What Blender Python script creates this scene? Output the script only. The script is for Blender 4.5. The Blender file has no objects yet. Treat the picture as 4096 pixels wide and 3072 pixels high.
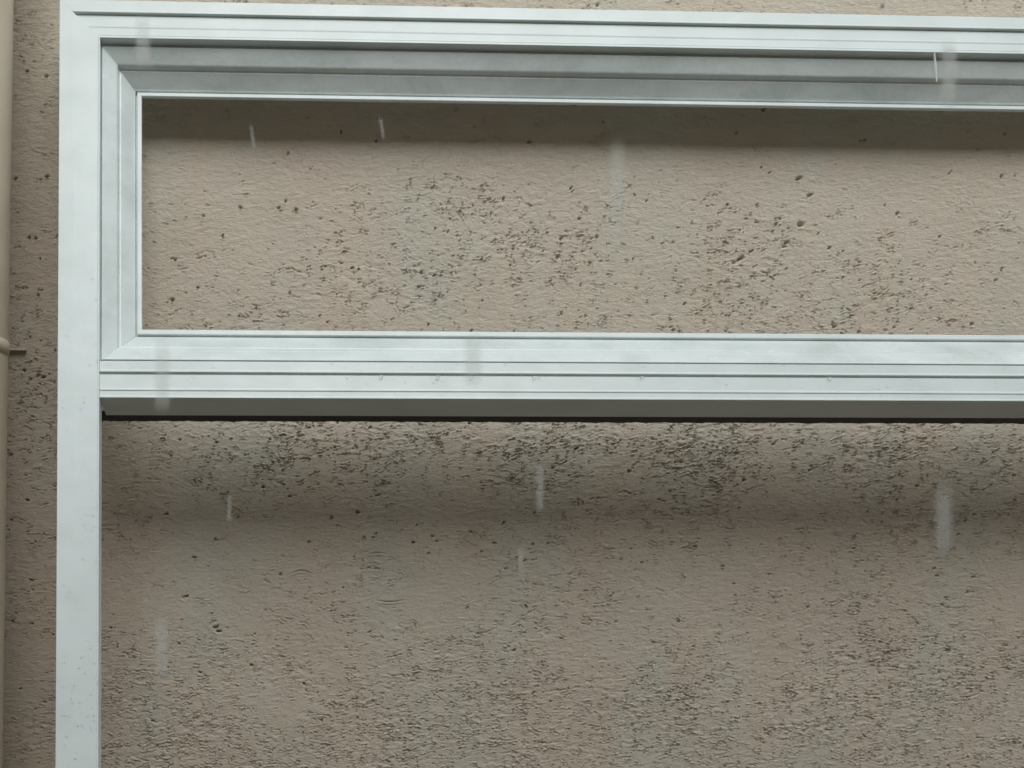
import bpy, bmesh, math, random
import numpy as np
from mathutils import Matrix, Vector

SC = bpy.context.scene
COL = SC.collection
random.seed(7)
RNG = np.random.default_rng(11)
S = 0.00025                     # metres in one unit of the window drawing (0.25 mm)
LEAN = math.radians(16.0)       # the window unit leans back against the wall
DIST = 0.75                     # lens to the front face of the window

# ------------------------------------------------------------------ camera
YAW, PITCH, ROLL, PX, PY = -0.0289, 0.0566, -0.0081, -1100.0, 1140.0
F = 3000.0
TILT = Matrix.Rotation(-LEAN, 4, 'X')
HINGE = Matrix.Translation((0, DIST, 0.67))
BASE = HINGE @ TILT @ HINGE.inverted()          # window space -> world space

cam = bpy.data.cameras.new('camera')
cam_o = bpy.data.objects.new('camera', cam)
COL.objects.link(cam_o)
cam.sensor_width = 36.0
cam.lens = 36.0 * F / 4096.0
cam.shift_x = -PX / 4096.0
cam.shift_y = PY / 4096.0
cam.clip_start = 0.01
cam.clip_end = 500
CAMR = Matrix.Rotation(YAW, 4, 'Z') @ Matrix.Rotation(math.pi / 2 + PITCH, 4, 'X') @ Matrix.Rotation(ROLL, 4, 'Z')
cam_o.matrix_world = BASE @ CAMR
cam.dof.use_dof = True
cam.dof.focus_distance = 0.80
cam.dof.aperture_fstop = 6.5
SC.camera = cam_o

# ------------------------------------------------------------------ sky, sun, exposure
SUN_EL, SUN_AZ = math.radians(46), math.radians(12)
world = bpy.data.worlds.new('World')
SC.world = world
world.use_nodes = True
wn = world.node_tree.nodes
wl = world.node_tree.links
sky = wn.new('ShaderNodeTexSky')
sky.sky_type = 'NISHITA'
sky.sun_disc = False
sky.sun_elevation = SUN_EL
sky.sun_rotation = math.pi - SUN_AZ
sky.air_density = 1.0
sky.dust_density = 6.0
sky.ozone_density = 1.0
cloud = wn.new('ShaderNodeMix'); cloud.data_type = 'RGBA'
cloud.inputs['Factor'].default_value = 0.8
cloud.inputs['B'].default_value = (5.7, 6.1, 6.2, 1)       # even cloud cover
wl.new(sky.outputs[0], cloud.inputs['A'])
wl.new(cloud.outputs['Result'], wn['Background'].inputs[0])
wn['Background'].inputs[1].default_value = 0.13

sun = bpy.data.lights.new('sun', 'SUN')
sun.energy = 1.4
sun.angle = math.radians(40)
sun.color = (0.94, 1.0, 1.01)
sun_o = bpy.data.objects.new('sun', sun)
COL.objects.link(sun_o)
toward = Vector((math.sin(SUN_AZ) * math.cos(SUN_EL), -math.cos(SUN_AZ) * math.cos(SUN_EL), math.sin(SUN_EL)))
sun_o.rotation_euler = toward.to_track_quat('Z', 'Y').to_euler()
sun_o.location = (0, -3, 5)

SC.render.engine = 'CYCLES'
SC.view_settings.view_transform = 'Standard'
SC.view_settings.look = 'None'
SC.view_settings.gamma = 1.0
SC.view_settings.use_curve_mapping = False
SC.view_settings.exposure = 0.27
SC.cycles.max_bounces = 8
SC.cycles.transparent_max_bounces = 16

# ------------------------------------------------------------------ helpers
def link(o, parent=None):
    COL.objects.link(o)
    if parent is not None:
        o.parent = parent
    return o

def tag(o, label=None, cat=None, group=None, kind=None):
    if label: o['label'] = label
    if cat: o['category'] = cat
    if group: o['group'] = group
    if kind: o['kind'] = kind
    return o

def mesh_obj(name, verts, faces, mat, parent=None, smooth=False):
    me = bpy.data.meshes.new(name)
    me.from_pydata([tuple(v) for v in verts], [], [tuple(f) for f in faces])
    me.materials.append(mat)
    if smooth:
        me.polygons.foreach_set('use_smooth', [True] * len(me.polygons))
    me.update()
    return link(bpy.data.objects.new(name, me), parent)

def ray(u, v):
    """direction through photo pixel (u, v), in window space, scaled to y = 1"""
    d = CAMR.to_3x3() @ Vector(((u - 2048 - PX) / F, -(v - 1536 - PY) / F, -1))
    return d / d.y

def at(u, v, depth):
    """window-space point seen at pixel (u, v), depth in drawing units behind the front face"""
    return ray(u, v) * (DIST + depth * S)

def wall_hit(u, v):
    """world-space point of the wall surface seen at pixel (u, v)"""
    o = BASE @ Vector((0, 0, 0))
    d = BASE.to_3x3() @ ray(u, v)
    t = (WALL_Y - o.y) / d.y
    return o + d * t

def nodes_of(m):
    m.use_nodes = True
    return m.node_tree.nodes, m.node_tree.links, m.node_tree.nodes['Principled BSDF']

# ------------------------------------------------------------------ materials
def paint_material(name, base, rough, grime=0.10, wetness=1.0):
    m = bpy.data.materials.new(name)
    n, l, b = nodes_of(m)
    tc = n.new('ShaderNodeTexCoord')
    big = n.new('ShaderNodeTexNoise'); big.inputs['Scale'].default_value = 26; big.inputs['Detail'].default_value = 5
    mp = n.new('ShaderNodeMapping'); mp.inputs['Scale'].default_value = (0.6, 1.0, 0.8)
    l.new(tc.outputs['Object'], mp.inputs[0]); l.new(mp.outputs[0], big.inputs[0])
    r1 = n.new('ShaderNodeMapRange'); r1.inputs[1].default_value = 0.42; r1.inputs[2].default_value = 0.72
    r1.inputs[3].default_value = 0; r1.inputs[4].default_value = grime
    l.new(big.outputs[0], r1.inputs[0])
    mx = n.new('ShaderNodeMix'); mx.data_type = 'RGBA'
    mx.inputs['A'].default_value = (*base, 1)
    mx.inputs['B'].default_value = (base[0] * .55, base[1] * .58, base[2] * .56, 1)
    l.new(r1.outputs[0], mx.inputs['Factor']); l.new(mx.outputs['Result'], b.inputs['Base Color'])
    fine = n.new('ShaderNodeTexNoise'); fine.inputs['Scale'].default_value = 900; fine.inputs['Detail'].default_value = 3
    l.new(tc.outputs['Object'], fine.inputs[0])
    wet = n.new('ShaderNodeTexNoise'); wet.inputs['Scale'].default_value = 60; wet.inputs['Detail'].default_value = 4
    l.new(tc.outputs['Object'], wet.inputs[0])
    rr = n.new('ShaderNodeMapRange'); rr.inputs[3].default_value = rough - .14; rr.inputs[4].default_value = rough + .12
    l.new(wet.outputs[0], rr.inputs[0]); l.new(rr.outputs[0], b.inputs['Roughness'])
    bp = n.new('ShaderNodeBump'); bp.inputs['Strength'].default_value = 0.12; bp.inputs['Distance'].default_value = 0.0004
    wv = n.new('ShaderNodeMath'); wv.operation = 'MULTIPLY_ADD'; wv.inputs[1].default_value = 6.0 * wetness
    l.new(wet.outputs[0], wv.inputs[0]); l.new(fine.outputs[0], wv.inputs[2]); l.new(wv.outputs[0], bp.inputs['Height']); l.new(bp.outputs[0], b.inputs['Normal'])
    return m

M_WHITE = paint_material('white_enamel', (0.675, 0.745, 0.74), 0.38, 0.22)
M_WET = paint_material('wet_enamel', (0.66, 0.73, 0.725), 0.26, 0.42, 4.0)
M_RUBBER = paint_material('black_rubber', (0.020, 0.023, 0.018), 0.7, 0.0)
M_PIPE = paint_material('beige_paint', (0.60, 0.53, 0.42), 0.5, 0.25)

def stucco_material():
    m = bpy.data.materials.new('stucco')
    n, l, b = nodes_of(m)
    tc = n.new('ShaderNodeTexCoord')
    def noise(scale, detail, sc=(1, 1, 1), dist=0.0):
        mp = n.new('ShaderNodeMapping'); mp.inputs['Scale'].default_value = sc
        t = n.new('ShaderNodeTexNoise'); t.inputs['Scale'].default_value = scale
        t.inputs['Detail'].default_value = detail; t.inputs['Distortion'].default_value = dist
        l.new(tc.outputs['Object'], mp.inputs[0]); l.new(mp.outputs[0], t.inputs[0])
        return t.outputs[0]
    def rng(x, a, c, d, e):
        r = n.new('ShaderNodeMapRange')
        for i, v in zip((1, 2, 3, 4), (a, c, d, e)): r.inputs[i].default_value = v
        l.new(x, r.inputs[0]); return r.outputs[0]
    def mix(f, a, c, mode='MIX'):
        x = n.new('ShaderNodeMix'); x.data_type = 'RGBA'; x.blend_type = mode
        l.new(f, x.inputs['Factor'])
        for k, v in (('A', a), ('B', c)):
            if isinstance(v, tuple): x.inputs[k].default_value = (*v, 1)
            else: l.new(v, x.inputs[k])
        return x.outputs['Result']
    pink, green, tan = (0.625, 0.542, 0.45), (0.585, 0.57, 0.485), (0.60, 0.525, 0.425)
    c = mix(rng(noise(6.0, 3, (1.6, 1, .40)), .40, .62, 0, 1), pink, green)     # broad damp tint
    c = mix(rng(noise(17, 4, (1.3, 1, .7)), .35, .65, 0, .6), c, tan)
    c = mix(rng(noise(140, 5, (.6, 1, 1.3)), .3, .75, 0, .30), c, (0.47, 0.395, 0.32))
    c = mix(rng(noise(900, 2), .35, .7, 0, .22), c, (0.76, 0.69, 0.60))
    # the wall colour gets darker towards the bottom, with a ragged edge
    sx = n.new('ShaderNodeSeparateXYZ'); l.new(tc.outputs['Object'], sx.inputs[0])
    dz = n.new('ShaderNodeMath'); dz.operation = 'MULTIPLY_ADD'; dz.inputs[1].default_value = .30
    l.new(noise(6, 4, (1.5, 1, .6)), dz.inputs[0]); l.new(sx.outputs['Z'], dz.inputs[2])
    # shade between downpipe and jamb, painted into the wall colour as an uneven strip
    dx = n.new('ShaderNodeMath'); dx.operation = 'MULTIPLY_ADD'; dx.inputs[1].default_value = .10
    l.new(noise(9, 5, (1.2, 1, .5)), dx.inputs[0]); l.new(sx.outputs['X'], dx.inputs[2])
    pipe_shade = rng(dx.outputs[0], PIPE_SHADE_X + .05, PIPE_SHADE_X + .12, 1.0, 0.0)
    c = mix(pipe_shade, c, (0.80, 0.775, 0.75), 'MULTIPLY')
    low_tone = rng(dz.outputs[0], LOW_TONE_Z + .15, LOW_TONE_Z + .15 + .62, 1.0, 0.0)
    c = mix(low_tone, c, (0.86, 0.85, 0.85), 'MULTIPLY')
    l.new(c, b.inputs['Base Color'])
    b.inputs['Roughness'].default_value = 0.9
    b.inputs['Specular IOR Level'].default_value = 0.2
    h1 = noise(420, 6, (.55, 1, 1.5), .6)
    h2 = noise(1500, 3)
    ad = n.new('ShaderNodeMath'); ad.operation = 'MULTIPLY_ADD'; ad.inputs[1].default_value = 0.35
    l.new(h2, ad.inputs[0]); l.new(h1, ad.inputs[2])
    bp = n.new('ShaderNodeBump'); bp.inputs['Strength'].default_value = 0.8; bp.inputs['Distance'].default_value = 0.0012
    l.new(ad.outputs[0], bp.inputs['Height']); l.new(bp.outputs[0], b.inputs['Normal'])
    return m

LOW_TONE_Z = (BASE @ at(2048, 2500, 500)).z
PIPE_SHADE_X = (BASE @ at(180, 1500, 300)).x
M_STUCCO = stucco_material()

M_WATER = bpy.data.materials.new('rain_water')
_n, _l, _b = nodes_of(M_WATER)
_b.inputs['Base Color'].default_value = (1, 1, 1, 1)
_b.inputs['Transmission Weight'].default_value = 1.0
_b.inputs['Roughness'].default_value = 0.0
_b.inputs['IOR'].default_value = 1.333

M_DROP = M_WATER.copy(); M_DROP.name = 'whitened_raindrop'          # milky white put into the colour so the rain reads brighter
M_DROP.node_tree.nodes['Principled BSDF'].inputs['Transmission Weight'].default_value = 0.70
M_DROP.node_tree.nodes['Principled BSDF'].inputs['Base Color'].default_value = (0.84, 0.86, 0.85, 1)

def ground_material():
    m = bpy.data.materials.new('wet_concrete')
    n, l, b = nodes_of(m)
    tc = n.new('ShaderNodeTexCoord')
    t = n.new('ShaderNodeTexNoise'); t.inputs['Scale'].default_value = 3; t.inputs['Detail'].default_value = 8
    l.new(tc.outputs['Object'], t.inputs[0])
    r = n.new('ShaderNodeValToRGB')
    r.color_ramp.elements[0].color = (.08, .072, .06, 1); r.color_ramp.elements[1].color = (.17, .155, .13, 1)
    l.new(t.outputs[0], r.inputs[0]); l.new(r.outputs[0], b.inputs['Base Color'])
    b.inputs['Roughness'].default_value = .5
    return m

# ------------------------------------------------------------------ the stucco wall (world space)
# the wall stands 300 units behind the front face at the height of the head (drawing height 285)
ptop = BASE @ at(2048, 410, 260)
WALL_Y = ptop.y
GROUND_Z = (BASE @ at(2048, 3072, 0)).z - 1.25

def value_noise(X, Z, scale, seed):
    """smooth lattice noise on arrays, about -1..1"""
    g = np.random.default_rng(seed).random((256, 256)) * 2 - 1
    x = X * scale + 1000.37; z = Z * scale + 1000.71
    xi = np.floor(x).astype(int); zi = np.floor(z).astype(int)
    fx = x - xi; fz = z - zi
    fx = fx * fx * fx * (fx * (fx * 6 - 15) + 10); fz = fz * fz * fz * (fz * (fz * 6 - 15) + 10)
    a = g[xi % 256, zi % 256]; b = g[(xi + 1) % 256, zi % 256]
    c = g[xi % 256, (zi + 1) % 256]; d = g[(xi + 1) % 256, (zi + 1) % 256]
    return (a * (1 - fx) + b * fx) * (1 - fz) + (c * (1 - fx) + d * fx) * fz

def fbm(X, Z, scale, seed, octs=3):
    s = 0; a = 1; t = 0
    for i in range(octs):
        s = s + a * value_noise(X, Z, scale * 2 ** i, seed + i); t += a; a *= .5
    return s / t

def smooth(x, a, b):
    t = np.clip((x - a) / (b - a), 0, 1)
    return t * t * (3 - 2 * t)

def build_wall():
    c = [wall_hit(u, v) for u, v in ((-60, -60), (4160, -60), (-60, 3130), (4160, 3130))]
    x0, x1 = min(p.x for p in c) - .02, max(p.x for p in c) + .02
    z0, z1 = min(p.z for p in c) - .02, max(p.z for p in c) + .02
    step = 0.00095
    xs = np.arange(x0, x1, step); zs = np.arange(z0, z1, step)
    grow = np.cumsum(step * 1.35 ** np.arange(1, 24)); grow = grow[grow < 2.2]
    xs = np.concatenate([(x0 - grow)[::-1], xs, xs[-1] + grow])
    lo = [g for g in grow if z0 - g > GROUND_Z]
    zs = np.concatenate([[GROUND_Z], (z0 - np.array(lo))[::-1], zs, zs[-1] + grow])
    X, Z = np.meshgrid(xs, zs, indexing='ij')
    # how rough the render coat is from place to place
    dens = .55 + .55 * fbm(X * 1.0, Z * 1.3, 9, 3, 3)
    for (u, v, su, sv, w) in ROUGH:
        p = wall_hit(u, v)
        ex = wall_hit(u + su, v).x - p.x; ez = p.z - wall_hit(u, v + sv).z
        dens = dens + w * np.exp(-((X - p.x) / ex) ** 2 - ((Z - p.z) / ez) ** 2)
    dens = np.clip(dens, 0.10, 1.25)
    wx = X + .0025 * fbm(X, Z, 120, 40, 2); wz = Z + .0022 * fbm(X, Z, 140, 44, 2)
    h = .0011 * fbm(X, Z, 14, 80, 3) + .0028 * fbm(X, Z, 4.5, 90, 2)
    n1 = fbm(wx * .55, wz * 1.6, 170, 50, 3)
    gate = smooth(fbm(wx * .7, wz * 1.1, 95, 70, 2), .30 - .42 * dens, .70 - .42 * dens)
    h = h + (.25 + gate * dens) * .0009 * n1 + .00030 * fbm(wx * .6, wz * 1.4, 300, 120, 2)
    # torn drags: a short groove with a lip thrown up under it; pits: holes left by grains
    rg = np.random.default_rng(5)
    k0 = int(np.searchsorted(xs, x0)); m0 = int(np.searchsorted(zs, z0))
    NX = int(round((x1 - x0) / step)); NZ = int(round((z1 - z0) / step))
    def stamp(px, pz, ln, wd, an, depth, lip, bend):
        i0 = k0 + (px - x0) / step; j0 = m0 + (pz - z0) / step
        rr = int(ln * 1.3 / step) + 3
        a0, a1, b0, b1 = int(i0) - rr, int(i0) + rr + 1, int(j0) - rr, int(j0) + rr + 1
        if a0 < k0 or b0 < m0 or a1 >= k0 + NX or b1 >= m0 + NZ: return
        ii = (np.arange(a0, a1) - i0)[:, None] * step; jj = (np.arange(b0, b1) - j0)[None, :] * step
        ca, sa = math.cos(an), math.sin(an)
        uu = (ii * ca + jj * sa) / ln; vv = (-ii * sa + jj * ca)
        vv = (vv - bend * ln * (uu * uu - .3)) / wd
        env = np.exp(-(uu * 1.5) ** 4)
        h[a0:a1, b0:b1] += env * (-depth * np.exp(-vv ** 2 * 1.3) + lip * np.exp(-(vv + 1.6) ** 2 * 1.1))
    def dens_at(px, pz):
        return dens[min(len(xs) - 1, k0 + int((px - x0) / step)), min(len(zs) - 1, m0 + int((pz - z0) / step))]
    made = 0
    for _ in range(120000):
        if made >= 16500: break
        px, pz = rg.uniform(x0, x1), rg.uniform(z0, z1)
        d = dens_at(px, pz)
        if rg.random() > (d / 1.2) ** 1.25: continue
        made += 1
        big = rg.random() ** 2.5
        dep = (.0011 + .0030 * rg.random() ** 2) * (.6 + .4 * d); lip = (.0006 + .0020 * rg.random()) * (.5 + .6 * d)
        an = rg.normal(0, .3)
        for q in range(int(rg.integers(1, 3 + int(3 * big)))):
            ln = (.0013 + .0028 * big) * rg.uniform(.7, 1.3)
            stamp(px, pz, ln, .00055 + .0004 * rg.random(), an, dep * rg.uniform(.5, 1.2), lip * rg.uniform(.3, 1.2), rg.normal(0, .3))
            px += math.cos(an) * ln * 1.5; pz += math.sin(an) * ln * 1.5
            an = rg.normal(0, .75)
    for _ in range(320):                 # long curved trowel creases
        px, pz = rg.uniform(x0, x1), rg.uniform(z0, z1)
        if rg.random() > dens_at(px, pz): continue
        an = rg.normal(0, .3); bend = rg.normal(0, .35); ln = rg.uniform(.003, .0075)
        stamp(px, pz, ln, .0007, an, rg.uniform(.0016, .0032), rg.uniform(.0010, .0022), bend)
    for u, v, lu, bend in ((1205, 2292, 62, -.45), (1560, 2405, 75, .15), (1510, 2215, 50, -.2), (2020, 2960, 80, .2), (1100, 3060, 70, -.2), (3500, 2780, 60, .1), (2730, 2900, 50, .3)):
        p = wall_hit(u, v)
        stamp(p.x, p.z, lu * S * 1.3, .0009, 0, .0028, .0016, bend)
    for _ in range(450):
        px, pz = rg.uniform(x0, x1), rg.uniform(z0, z1)
        if rg.random() > .2 + dens_at(px, pz): continue
        r = .0008 + .0008 * rg.random() ** 2
        for q in range(2):
            stamp(px, pz, r * rg.uniform(1.1, 2.2), r, rg.uniform(-1.2, 1.2), .0022 + .0040 * rg.random(), .0006, rg.normal(0, .4))
            px += rg.normal(0, r); pz += rg.normal(0, r)
    for (u, v, ru) in PITS:
        p = wall_hit(u, v)
        stamp(p.x, p.z, ru * S * 1.5, ru * S * .55, rg.uniform(-.6, .6), .0065, .0008, rg.normal(0, .3))
        if rg.random() < .6: stamp(p.x + rg.normal(0, ru * S), p.z - rg.normal(0, ru * S), ru * S * 1.9, ru * S * .5, rg.uniform(-1, 1), .0030, .0008, rg.normal(0, .4))
    fine = smooth(X, x0 - .05, x0) * smooth(-X, -x1 - .05, -x1)
    Y = WALL_Y - h * np.where(np.isfinite(fine), 1, 1)
    nx, nz = len(xs), len(zs)
    V = np.stack([X, Y, Z], -1).reshape(-1, 3)
    i = np.arange(nx - 1)[:, None] * nz + np.arange(nz - 1)[None, :]
    Q = np.stack([i, i + nz, i + nz + 1, i + 1], -1).reshape(-1, 4)
    # back, so the wall is a slab 20 cm thick
    back = np.array([[xs[0], WALL_Y + .2, zs[0]], [xs[-1], WALL_Y + .2, zs[0]], [xs[-1], WALL_Y + .2, zs[-1]], [xs[0], WALL_Y + .2, zs[-1]]])
    nb = len(V)
    V = np.concatenate([V, back])
    me = bpy.data.meshes.new('stucco_wall')
    extra = [(nb, nb + 3, nb + 2, nb + 1),
             (0, nz - 1, nb + 3, nb), ((nx - 1) * nz, nb + 1, nb + 2, nx * nz - 1),
             (nz - 1, nx * nz - 1, nb + 2, nb + 3), (0, nb, nb + 1, (nx - 1) * nz)]
    F4 = np.concatenate([Q, np.array(extra)])
    me.vertices.add(len(V)); me.vertices.foreach_set('co', V.astype(np.float32).ravel())
    me.loops.add(F4.size); me.loops.foreach_set('vertex_index', F4.astype(np.int32).ravel())
    me.polygons.add(len(F4)); me.polygons.foreach_set('loop_start', np.arange(0, F4.size, 4, dtype=np.int32))
    sm = np.ones(len(F4), dtype=bool); sm[-5:] = False
    me.polygons.foreach_set('use_smooth', sm)
    me.update(); me.validate()
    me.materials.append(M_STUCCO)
    o = link(bpy.data.objects.new('stucco_wall', me))
    tag(o, 'rough beige stucco wall with torn ridges and small pits behind the white window', 'wall', kind='thing')
    return o

ROUGH = [  # where the photo's render coat is roughest (+) or smoothest (-): pixel, spread, weight
    (1600, 1180, 620, 200, .18), (3100, 1150, 700, 260, .20), (3150, 900, 120, 150, .3),
    (2600, 1770, 1900, 130, .60), (900, 1760, 420, 120, .2),
    (2500, 2950, 1700, 260, .75), (900, 3050, 500, 150, .5), (3700, 2700, 500, 150, .3),
    (2300, 520, 2200, 180, -.9), (800, 800, 400, 260, -.45), (3600, 800, 500, 200, -.3),
    (1000, 2350, 700, 260, -.35), (2300, 2050, 1600, 110, -.25), (150, 1700, 120, 1500, .15),
    (120, 600, 200, 500, -.45), (2300, 0, 2300, 60, -.2)]
PITS = [(667, 2057, 9), (1052, 1950, 9), (1325, 2075, 8), (1430, 2050, 10), (1505, 2135, 7), (1235, 2170, 7), (1455, 2148, 6), (1490, 2150, 6), (1728, 2146, 8),
        (1745, 2165, 7), (1655, 2172, 6), (1925, 2206, 7), (1975, 2172, 7), (2015, 2090, 8), (775, 2230, 8), (862, 2508, 15), (876, 2526, 12), (745, 2385, 12), (800, 2690, 8),
        (610, 2885, 9), (1870, 2430, 6), (2190, 2175, 7), (2565, 2250, 7), (2890, 2265, 7), (2780, 2185, 8), (3420, 2195, 9), (3418, 2145, 6), (3668, 1945, 7),
        (3590, 2000, 6), (3523, 2570, 8), (4056, 1902, 7), (3750, 2305, 10), (3895, 2310, 9), (3245, 1880, 10), (2955, 2032, 6), (2520, 2195, 6), (2280, 2298, 7),
        (2115, 570, 8), (3440, 562, 6), (3458, 562, 6), (4020, 537, 6), (2285, 752, 7), (2912, 818, 6), (3030, 817, 6), (3200, 712, 11), (3080, 690, 6),
        (3240, 780, 9), (3205, 895, 14), (3150, 970, 12), (2965, 1035, 14), (2363, 1052, 7), (3010, 1004, 8), (1185, 835, 7), (1115, 830, 7), (960, 828, 6),
        (890, 942, 6), (700, 1040, 8), (690, 1200, 9), (790, 1150, 5), (1435, 1075, 6), (1740, 1100, 6), (115, 948, 7), (142, 951, 7), (150, 1182, 6), (172, 1508, 11),
        (187, 705, 7), (185, 305, 7), (110, 285, 6), (62, 715, 7), (110, 2002, 8), (45, 1820, 7), (122, 2320, 8), (82, 2755, 8), (130, 2495, 7), (4000, 1077, 6),
        (1160, 1175, 6), (1410, 1070, 8), (1280, 1262, 6), (3330, 1300, 7), (2695, 1320, 8), (2480, 2240, 6), (2935, 2335, 6), (3295, 2400, 7), (3785, 2392, 8)]
build_wall()

gm = ground_material()
g = mesh_obj('ground', [(-60, WALL_Y + 40, GROUND_Z), (-60, -60, GROUND_Z), (60, -60, GROUND_Z), (60, WALL_Y + 40, GROUND_Z)], [(0, 1, 2, 3)], gm)
tag(g, kind='structure')

# ------------------------------------------------------------------ the window unit
win = bpy.data.objects.new('window_frame', None)
link(win)
win.matrix_world = BASE @ Matrix.Translation((0, DIST, 0))
tag(win, 'white aluminium window frame leaning on a wall, its narrow upper sash above a transom', 'window', kind='thing')

def zof(v, depth):   # mean drawing height of a level line seen at row v
    return (at(700, v[0], depth).z + at(3600, v[1], depth).z) / 2

# outer rectangle of the frame
XL = (at(237, 100, 0).x + at(224, 2900, 0).x) / 2
ZT = (at(1000, 6.5, 0).z + at(3396, 56, 0).z + at(4096, 70, 0).z) / 3
XR = XL + 7400 * S
ZB = ZT - 4350 * S

def side(name, rect, prof, which, parent, mat, gap=.00012, closed=True, kk=(1, 1, 1)):
    """one mitred member of a rectangular frame; prof = [(inward, depth)] in drawing units"""
    x0, x1, z0, z1 = rect
    vs = []
    for (w, d) in prof:
        w *= S; d *= S
        ws, wt, wb = w * kk[0], w * kk[1], w * kk[2]        # stile, top rail and bottom rail widths
        a = {'top': ((x0 + ws + gap, z1 - wt), (x1 - ws - gap, z1 - wt)),
             'bottom': ((x1 - ws - gap, z0 + wb), (x0 + ws + gap, z0 + wb)),
             'left': ((x0 + ws, z0 + wb + gap), (x0 + ws, z1 - wt - gap)),
             'right': ((x1 - ws, z1 - wt - gap), (x1 - ws, z0 + wb + gap))}[which]
        vs += [(a[0][0], d, a[0][1]), (a[1][0], d, a[1][1])]
    n = len(prof)
    fs = []
    for i in range(n - 1 + (1 if closed else 0)):
        j = (i + 1) % n
        fs.append((2 * i, 2 * i + 1, 2 * j + 1, 2 * j))
    fs.append(tuple(2 * i for i in range(n))[::-1]); fs.append(tuple(2 * i + 1 for i in range(n)))
    return mesh_obj(name, vs, fs, mat, parent)

def rounded(prof, r=1.6):
    """cut every corner of the open part of the profile so edges catch light"""
    out = []
    n = len(prof)
    for i, p in enumerate(prof):
        a = Vector(prof[i - 1]); b = Vector(p); c = Vector(prof[(i + 1) % n])
        da, dc = (a - b), (c - b)
        la, lc = da.length, dc.length
        if la < 1e-6 or lc < 1e-6: continue
        k = min(r, la * .4, lc * .4)
        p1 = b + da / la * k; p2 = b + dc / lc * k
        m = (p1 + p2) / 2 * .35 + b * .65
        out += [tuple(p1), tuple(m), tuple(p2)]
    return out

FACE = [(0, 3), (3, 0), (48, 1), (50, -1), (56, -1), (57, 13), (62, 11), (106, 10), (111, 8), (118, 10), (148, 9), (150, 10), (152, 10), (153, 7), (161, 7)]
HEAD = rounded([(0, 120)] + FACE + [(161, 44), (168, 44), (168, 120)])
# the jambs have the same outline, their outer step dies away below the mitre
JAMB = rounded([(0, 75), (0, 0), (56, 0), (57, 1.5), (160, 3), (163, 1), (168, 3), (168, 75)])
rect = (XL, XR, ZB, ZT)
side('frame_head', rect, HEAD, 'top', win, M_WHITE)
side('frame_jamb', rect, JAMB, 'left', win, M_WHITE)
side('frame_jamb', rect, JAMB, 'right', win, M_WHITE)
side('frame_sill', rect, HEAD, 'bottom', win, M_WHITE)

# transom: a straight bar between the jambs
def bar(name, x0, x1, prof, parent, mat):
    """prof = [(drop below z0, depth)]"""
    vs = []
    for (z, d) in prof:
        vs += [(x0, d * S, z), (x1, d * S, z)]
    n = len(prof)
    fs = [(2 * i, 2 * i + 1, 2 * ((i + 1) % n) + 1, 2 * ((i + 1) % n)) for i in range(n)]
    fs.append(tuple(2 * i for i in range(n))[::-1]); fs.append(tuple(2 * i + 1 for i in range(n)))
    return mesh_obj(name, vs, fs, mat, parent)

T0 = (at(700, 1440, 13).z + at(3600, 1450, 13).z) / 2      # top lip of the transom
TB = (at(700, 1591, 13).z + at(3600, 1604, 13).z) / 2      # bottom lip
th = (T0 - TB) / S
k = th / 155.0
tp = rounded([(-60, 262), (-60, 60), (0, 60), (0, 12), (3, 12), (3, 22), (8, 22), (8, 13), (43 * k, 13), (46 * k, 10), (52 * k, 10), (52 * k, 22), (62 * k, 22), (62 * k, 14),
              (116 * k, 14), (119 * k, 11), (125 * k, 11), (127 * k, 14), (147 * k, 14), (149 * k, 11), (155 * k, 11), (155 * k, 195), (120 * k, 195), (120 * k, 262)])
XJ = XL + 168.5 * S
XJ2 = XR - 168.5 * S
bar('transom', XJ, XJ2, [(T0 - z * S, d) for z, d in tp], win, M_WHITE)

# rubber gasket tucked behind the lower lip of the transom
def gasket():
    n = 400
    vs = []; fs = []
    for i in range(n + 1):
        x = XJ - 45 * S + (XJ2 - XJ + 90 * S) * i / n
        j = (random.uniform(-1, 1) * 1.6 + 1.2 * math.sin(i * .9)) * S
        za = TB + 20 * S; zb = TB + 1.5 * S + j * .25
        vs += [(x, 195.5 * S, za), (x, 196 * S, zb), (x, 264 * S, zb + j * .6), (x, 266 * S, za)]
    for i in range(n):
        a = 4 * i
        for q in range(4):
            fs.append((a + q, a + 4 + q, a + 4 + (q + 1) % 4, a + (q + 1) % 4))
    fs += [(3, 2, 1, 0), (4 * n, 4 * n + 1, 4 * n + 2, 4 * n + 3)]
    return mesh_obj('gasket', vs, fs, M_RUBBER, win)
gasket()
def slab(name, x0, x1, y0, y1, z0, z1, mat, parent):
    vs = [(x, y, z) for x in (x0, x1) for y in (y0, y1) for z in (z0, z1)]
    fs = [(0, 1, 3, 2), (4, 6, 7, 5), (0, 4, 5, 1), (2, 3, 7, 6), (0, 2, 6, 4), (1, 5, 7, 3)]
    return mesh_obj(name, vs, fs, mat, parent)

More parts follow.
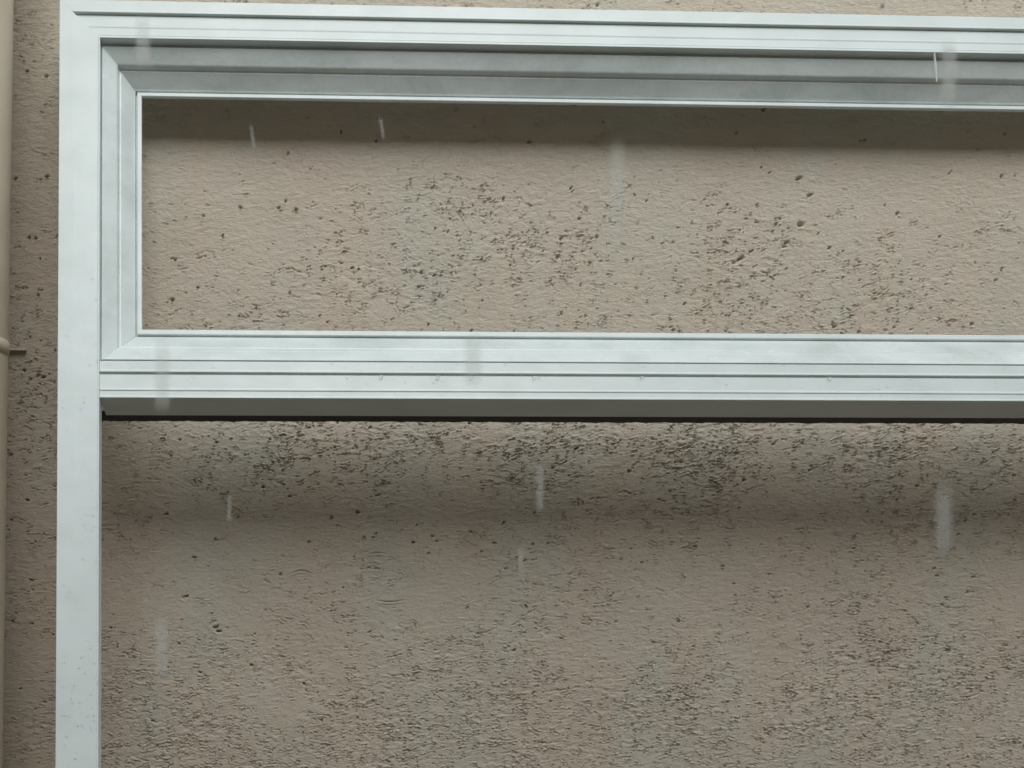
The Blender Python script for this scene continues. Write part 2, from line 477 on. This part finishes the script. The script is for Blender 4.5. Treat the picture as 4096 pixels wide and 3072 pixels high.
# upper sash, mitred and bevelled, with its glazing bead
SASH = rounded([(0, 156), (0, 42), (5, 36), (55, 66), (59, 70), (62, 86), (65, 90), (70, 90), (116, 129), (122, 132), (123, 148), (129, 148), (129, 156)], 1.6)
BEAD = rounded([(128, 154), (128, 132), (131, 129), (145, 129), (148, 133), (148, 141), (136, 152)], 1.6)
sx0 = XL + 169 * S; sx1 = XR - 169 * S
sz1 = ZT - 169 * S
sz0 = T0 + 1 * S
srect = (sx0, sx1, sz0, sz1)
SK = (1.09, .97, 1.26)
sash_parts = {}
for which, nm in (('top', 'sash_rail'), ('bottom', 'sash_rail'), ('left', 'sash_stile'), ('right', 'sash_stile')):
    p = side(nm, srect, SASH, which, win, M_WET, kk=SK)
    side('glazing_bead', srect, BEAD, which, p, M_WHITE, gap=.00005, kk=SK)

# ------------------------------------------------------------------ downpipe on the left
def tube(name, p0, p1, r, mat, parent=None, seg=48, rings=2, caps=True, prof=None):
    p0 = Vector(p0); p1 = Vector(p1)
    ax = (p1 - p0).normalized()
    a = ax.orthogonal().normalized(); b = ax.cross(a)
    vs = []; fs = []
    for i in range(rings + 1):
        t = i / rings
        rr = r if prof is None else r * prof(t)
        c = p0.lerp(p1, t)
        for j in range(seg):
            an = 2 * math.pi * j / seg
            vs.append(c + a * (math.cos(an) * rr) + b * (math.sin(an) * rr))
    for i in range(rings):
        for j in range(seg):
            k2 = (j + 1) % seg
            fs.append((i * seg + j, i * seg + k2, (i + 1) * seg + k2, (i + 1) * seg + j))
    fs.append(tuple(range(seg))[::-1]); fs.append(tuple(rings * seg + j for j in range(seg)))
    return mesh_obj(name, vs, fs, mat, parent, True)

PR = 0.050
pa = wall_hit(52, 0); pb = wall_hit(8, 3072)
# axis so that the right-hand silhouette of the pipe passes through both points
def axis_at(u, v):
    o = BASE @ Vector((0, 0, 0))
    d = (BASE.to_3x3() @ ray(u, v))
    cy = WALL_Y - PR - 0.035
    # plan view: line from o along d; centre lies PR to the left of the sight line
    dx, dy = d.x, d.y
    ln = math.hypot(dx, dy)
    t = (cy - o.y) / dy
    x = o.x + dx * t - PR * ln / dy
    return Vector((x, cy, o.z + d.z * t))
A, B = axis_at(52, 0), axis_at(10, 3072)
dirn = (A - B) / (A.z - B.z)
top = A + dirn * 1.2
bot = B + dirn * (GROUND_Z + .1 - B.z)
pipe = bpy.data.objects.new('downpipe', None); link(pipe)
pipe.location = bot
tag(pipe, 'smooth round beige downpipe clipped to the stucco wall left of the window', 'pipe', kind='thing')
def ploc(p): return Vector(p) - bot
tube('pipe_shaft', (0, 0, 0), top - bot, PR, M_PIPE, pipe)
cz = (BASE @ at(40, 1395, 200)).z
wz = axis_at(35, 1398)
cc = B + dirn * (wz.z - B.z)
tube('pipe_collar', ploc(cc) - dirn * .001, ploc(cc) + dirn * .013, PR + .0010, M_PIPE, pipe)
# flange of the clip lying on the wall
wl0 = wall_hit(60, 1398); wl1 = wall_hit(106, 1405)
slab('pipe_clip', cc.x - bot.x, wl1.x - bot.x, WALL_Y - .0045 - bot.y, WALL_Y + .002 - bot.y, wl0.z - .0015 - bot.z, wl0.z + .001 - bot.z, M_PIPE, pipe)

# ------------------------------------------------------------------ unseen house, added behind the camera to block low sky and warm the bounce
hz = GROUND_Z
house = bpy.data.objects.new('low_sky_blocker', None); link(house)
house.location = (0, -2.5, hz)
tag(house, 'unseen plain house block added behind the camera to keep low sky off the window', 'house', kind='thing')
m_h = bpy.data.materials.new('blocker_plaster')
_n, _l, _b = nodes_of(m_h)
_t = _n.new('ShaderNodeTexNoise'); _t.inputs['Scale'].default_value = 4; _t.inputs['Detail'].default_value = 8
_r = _n.new('ShaderNodeValToRGB')
_r.color_ramp.elements[0].color = (.20, .145, .095, 1); _r.color_ramp.elements[1].color = (.31, .235, .16, 1)
_l.new(_t.outputs[0], _r.inputs[0]); _l.new(_r.outputs[0], _b.inputs['Base Color']); _b.inputs['Roughness'].default_value = .9
slab('wall', -7, 7, -6, 0, 0, 3.6, m_h, house)
slab('roof', -7.3, 7.3, -6.3, .35, 3.6, 3.72, m_h, house)

# ------------------------------------------------------------------ rain
def lathe_drop(name, centre, r, half, axis, parent=None, mat=None, seg=16, rings=14, tail=.2):
    """a falling drop stretched along its path, blunt below and drawn out above"""
    axis = Vector(axis).normalized()
    a = axis.orthogonal().normalized(); b = axis.cross(a)
    vs = [tuple(-axis * half)]; fs = []
    for i in range(1, rings):
        t = i / rings
        z = -math.cos(math.pi * t) * half
        rr = r * math.sin(math.pi * t) ** .6 * (1 - tail * t)
        for j in range(seg):
            an = 2 * math.pi * j / seg
            vs.append(tuple(axis * z + a * (math.cos(an) * rr) + b * (math.sin(an) * rr)))
    vs.append(tuple(axis * half))
    for j in range(seg):
        fs.append((0, 1 + (j + 1) % seg, 1 + j))
        for i in range(rings - 2):
            p = 1 + i * seg + j; q = 1 + i * seg + (j + 1) % seg
            fs.append((p, q, q + seg, p + seg))
        fs.append((1 + (rings - 2) * seg + j, 1 + (rings - 2) * seg + (j + 1) % seg, len(vs) - 1))
    o = mesh_obj(name, vs, fs, mat or M_WATER, parent, True)
    o.location = centre
    return o

def falling(u, v0, v1, w, dist, slant, label):
    p0 = BASE @ (ray(u, v1) * dist)
    p1 = BASE @ (ray(u + slant, v0) * dist)
    half = (p1 - p0).length / 2
    o = lathe_drop('raindrop', (p0 + p1) / 2, w / F * dist / 2, half, p1 - p0, None, M_DROP)
    tag(o, label, 'raindrop', 'raindrops falling past the window')

falling(572, 70, 270, 24, .15, 0, 'blurred raindrop falling across the left end of the frame head')
falling(650, 1370, 1640, 24, .15, 0, 'blurred raindrop falling across the left end of the transom')
falling(1892, 1350, 1520, 30, .13, 0, 'wide blurred raindrop falling across the middle of the transom')
falling(3795, 170, 430, 26, .14, 0, 'wide pale raindrop falling across the right end of the frame head')
falling(2470, 570, 880, 20, .15, 0, 'faint raindrop in the shade line at the top of the upper opening, right of centre')
falling(3775, 1950, 2210, 26, .14, 0, 'broad pale raindrop falling low at the right, in the shadow below the transom')
falling(645, 2480, 2720, 30, .19, 0, 'pale raindrop falling low beside the left jamb')
falling(2160, 1860, 2040, 14, .26, 0, 'faint slim raindrop falling in the shadow below the middle of the transom')
falling(2083, 2190, 2340, 10, .30, 0, 'slim raindrop falling below the shadow, near the centre')
falling(917, 1980, 2090, 8, .34, 0, 'small slim raindrop falling in the shadow below the left end of the transom')
falling(3747, 205, 330, 8, .62, -10, 'sharp bright thread of rain crossing the underside of the frame head at the right')
falling(1018, 500, 600, 4, .36, -14, 'thin slanting raindrop in the dark top of the upper opening, leftmost of two')
falling(1535, 470, 560, 4, .36, -14, 'thin slanting raindrop in the dark top of the upper opening, right of its twin')

# beads of water hanging on the transom, and fine spray on the left jamb
def bead(name, u, v, depth, r, label=None):
    me_o = lathe_drop(name, at(u, v, depth) - Vector((0, DIST, 0)), r * S, r * S * 1.1, (0, 0, 1), None, None, 14, 10, .15)
    loc = me_o.location.copy()
    me_o.matrix_world = BASE @ Matrix.Translation((0, DIST, 0)) @ Matrix.Translation(loc) @ Matrix.Diagonal((1, .35, 1, 1))
    if label: tag(me_o, label, 'water drop', 'water drops hanging under the transom groove')
    return me_o
for u, v, r, lab in ((1524, 1508, 8, 'small water drop under the transom groove, leftmost of its row'),
                     (1751, 1510, 8, 'water drop under the transom groove, second of its row from the left'),
                     (1884, 1510, 7, 'water drop under the transom groove, straight below the wide blurred raindrop'),
                     (2136, 1512, 8, 'larger of the two water drops side by side under the transom groove'),
                     (2157, 1511, 5, 'smaller of the two water drops side by side under the transom groove'),
                     (2568, 1511, 7, 'lone water drop under the transom groove, right of centre'),
                     (3320, 1516, 7, 'water drop under the transom groove, rightmost of its row')):
    bead('water_drop', u, v, 10, r, lab)
vs, fs = [], []
rs = random.Random(4)
def tiny(c, r):
    k0 = len(vs)
    for i in range(3):
        ph = i / 3 * math.pi / 2
        for j in range(7):
            an = 2 * math.pi * j / 7
            vs.append((c[0] + math.cos(an) * math.cos(ph) * r, c[1] - math.sin(ph) * r * .5, c[2] + math.sin(an) * math.cos(ph) * r * 1.1))
    vs.append((c[0], c[1] - r * .5, c[2]))
    for j in range(7):
        q = (j + 1) % 7
        for i in range(2):
            fs.append((k0 + i * 7 + j, k0 + i * 7 + q, k0 + i * 7 + 7 + q, k0 + i * 7 + 7 + j))
        fs.append((k0 + 14 + j, k0 + 14 + q, k0 + 21))
for _ in range(150):
    v = rs.triangular(900, 3100, 2900)
    p = at(rs.uniform(242, 392), v, 1.0) - Vector((0, DIST, 0))
    tiny(p, rs.uniform(1.5, 4.2) * S)
for _ in range(90):
    p = at(rs.uniform(420, 4090), rs.choice((rs.uniform(1508, 1585), rs.uniform(1450, 1480))), 12.5) - Vector((0, DIST, 0))
    tiny(p, rs.uniform(1.5, 3.4) * S)
spray = mesh_obj('water_spray', vs, fs, M_WATER, None, True)
spray.matrix_world = BASE @ Matrix.Translation((0, DIST, 0))
tag(spray, 'fine water beads scattered over the white jamb and transom', kind='stuff')
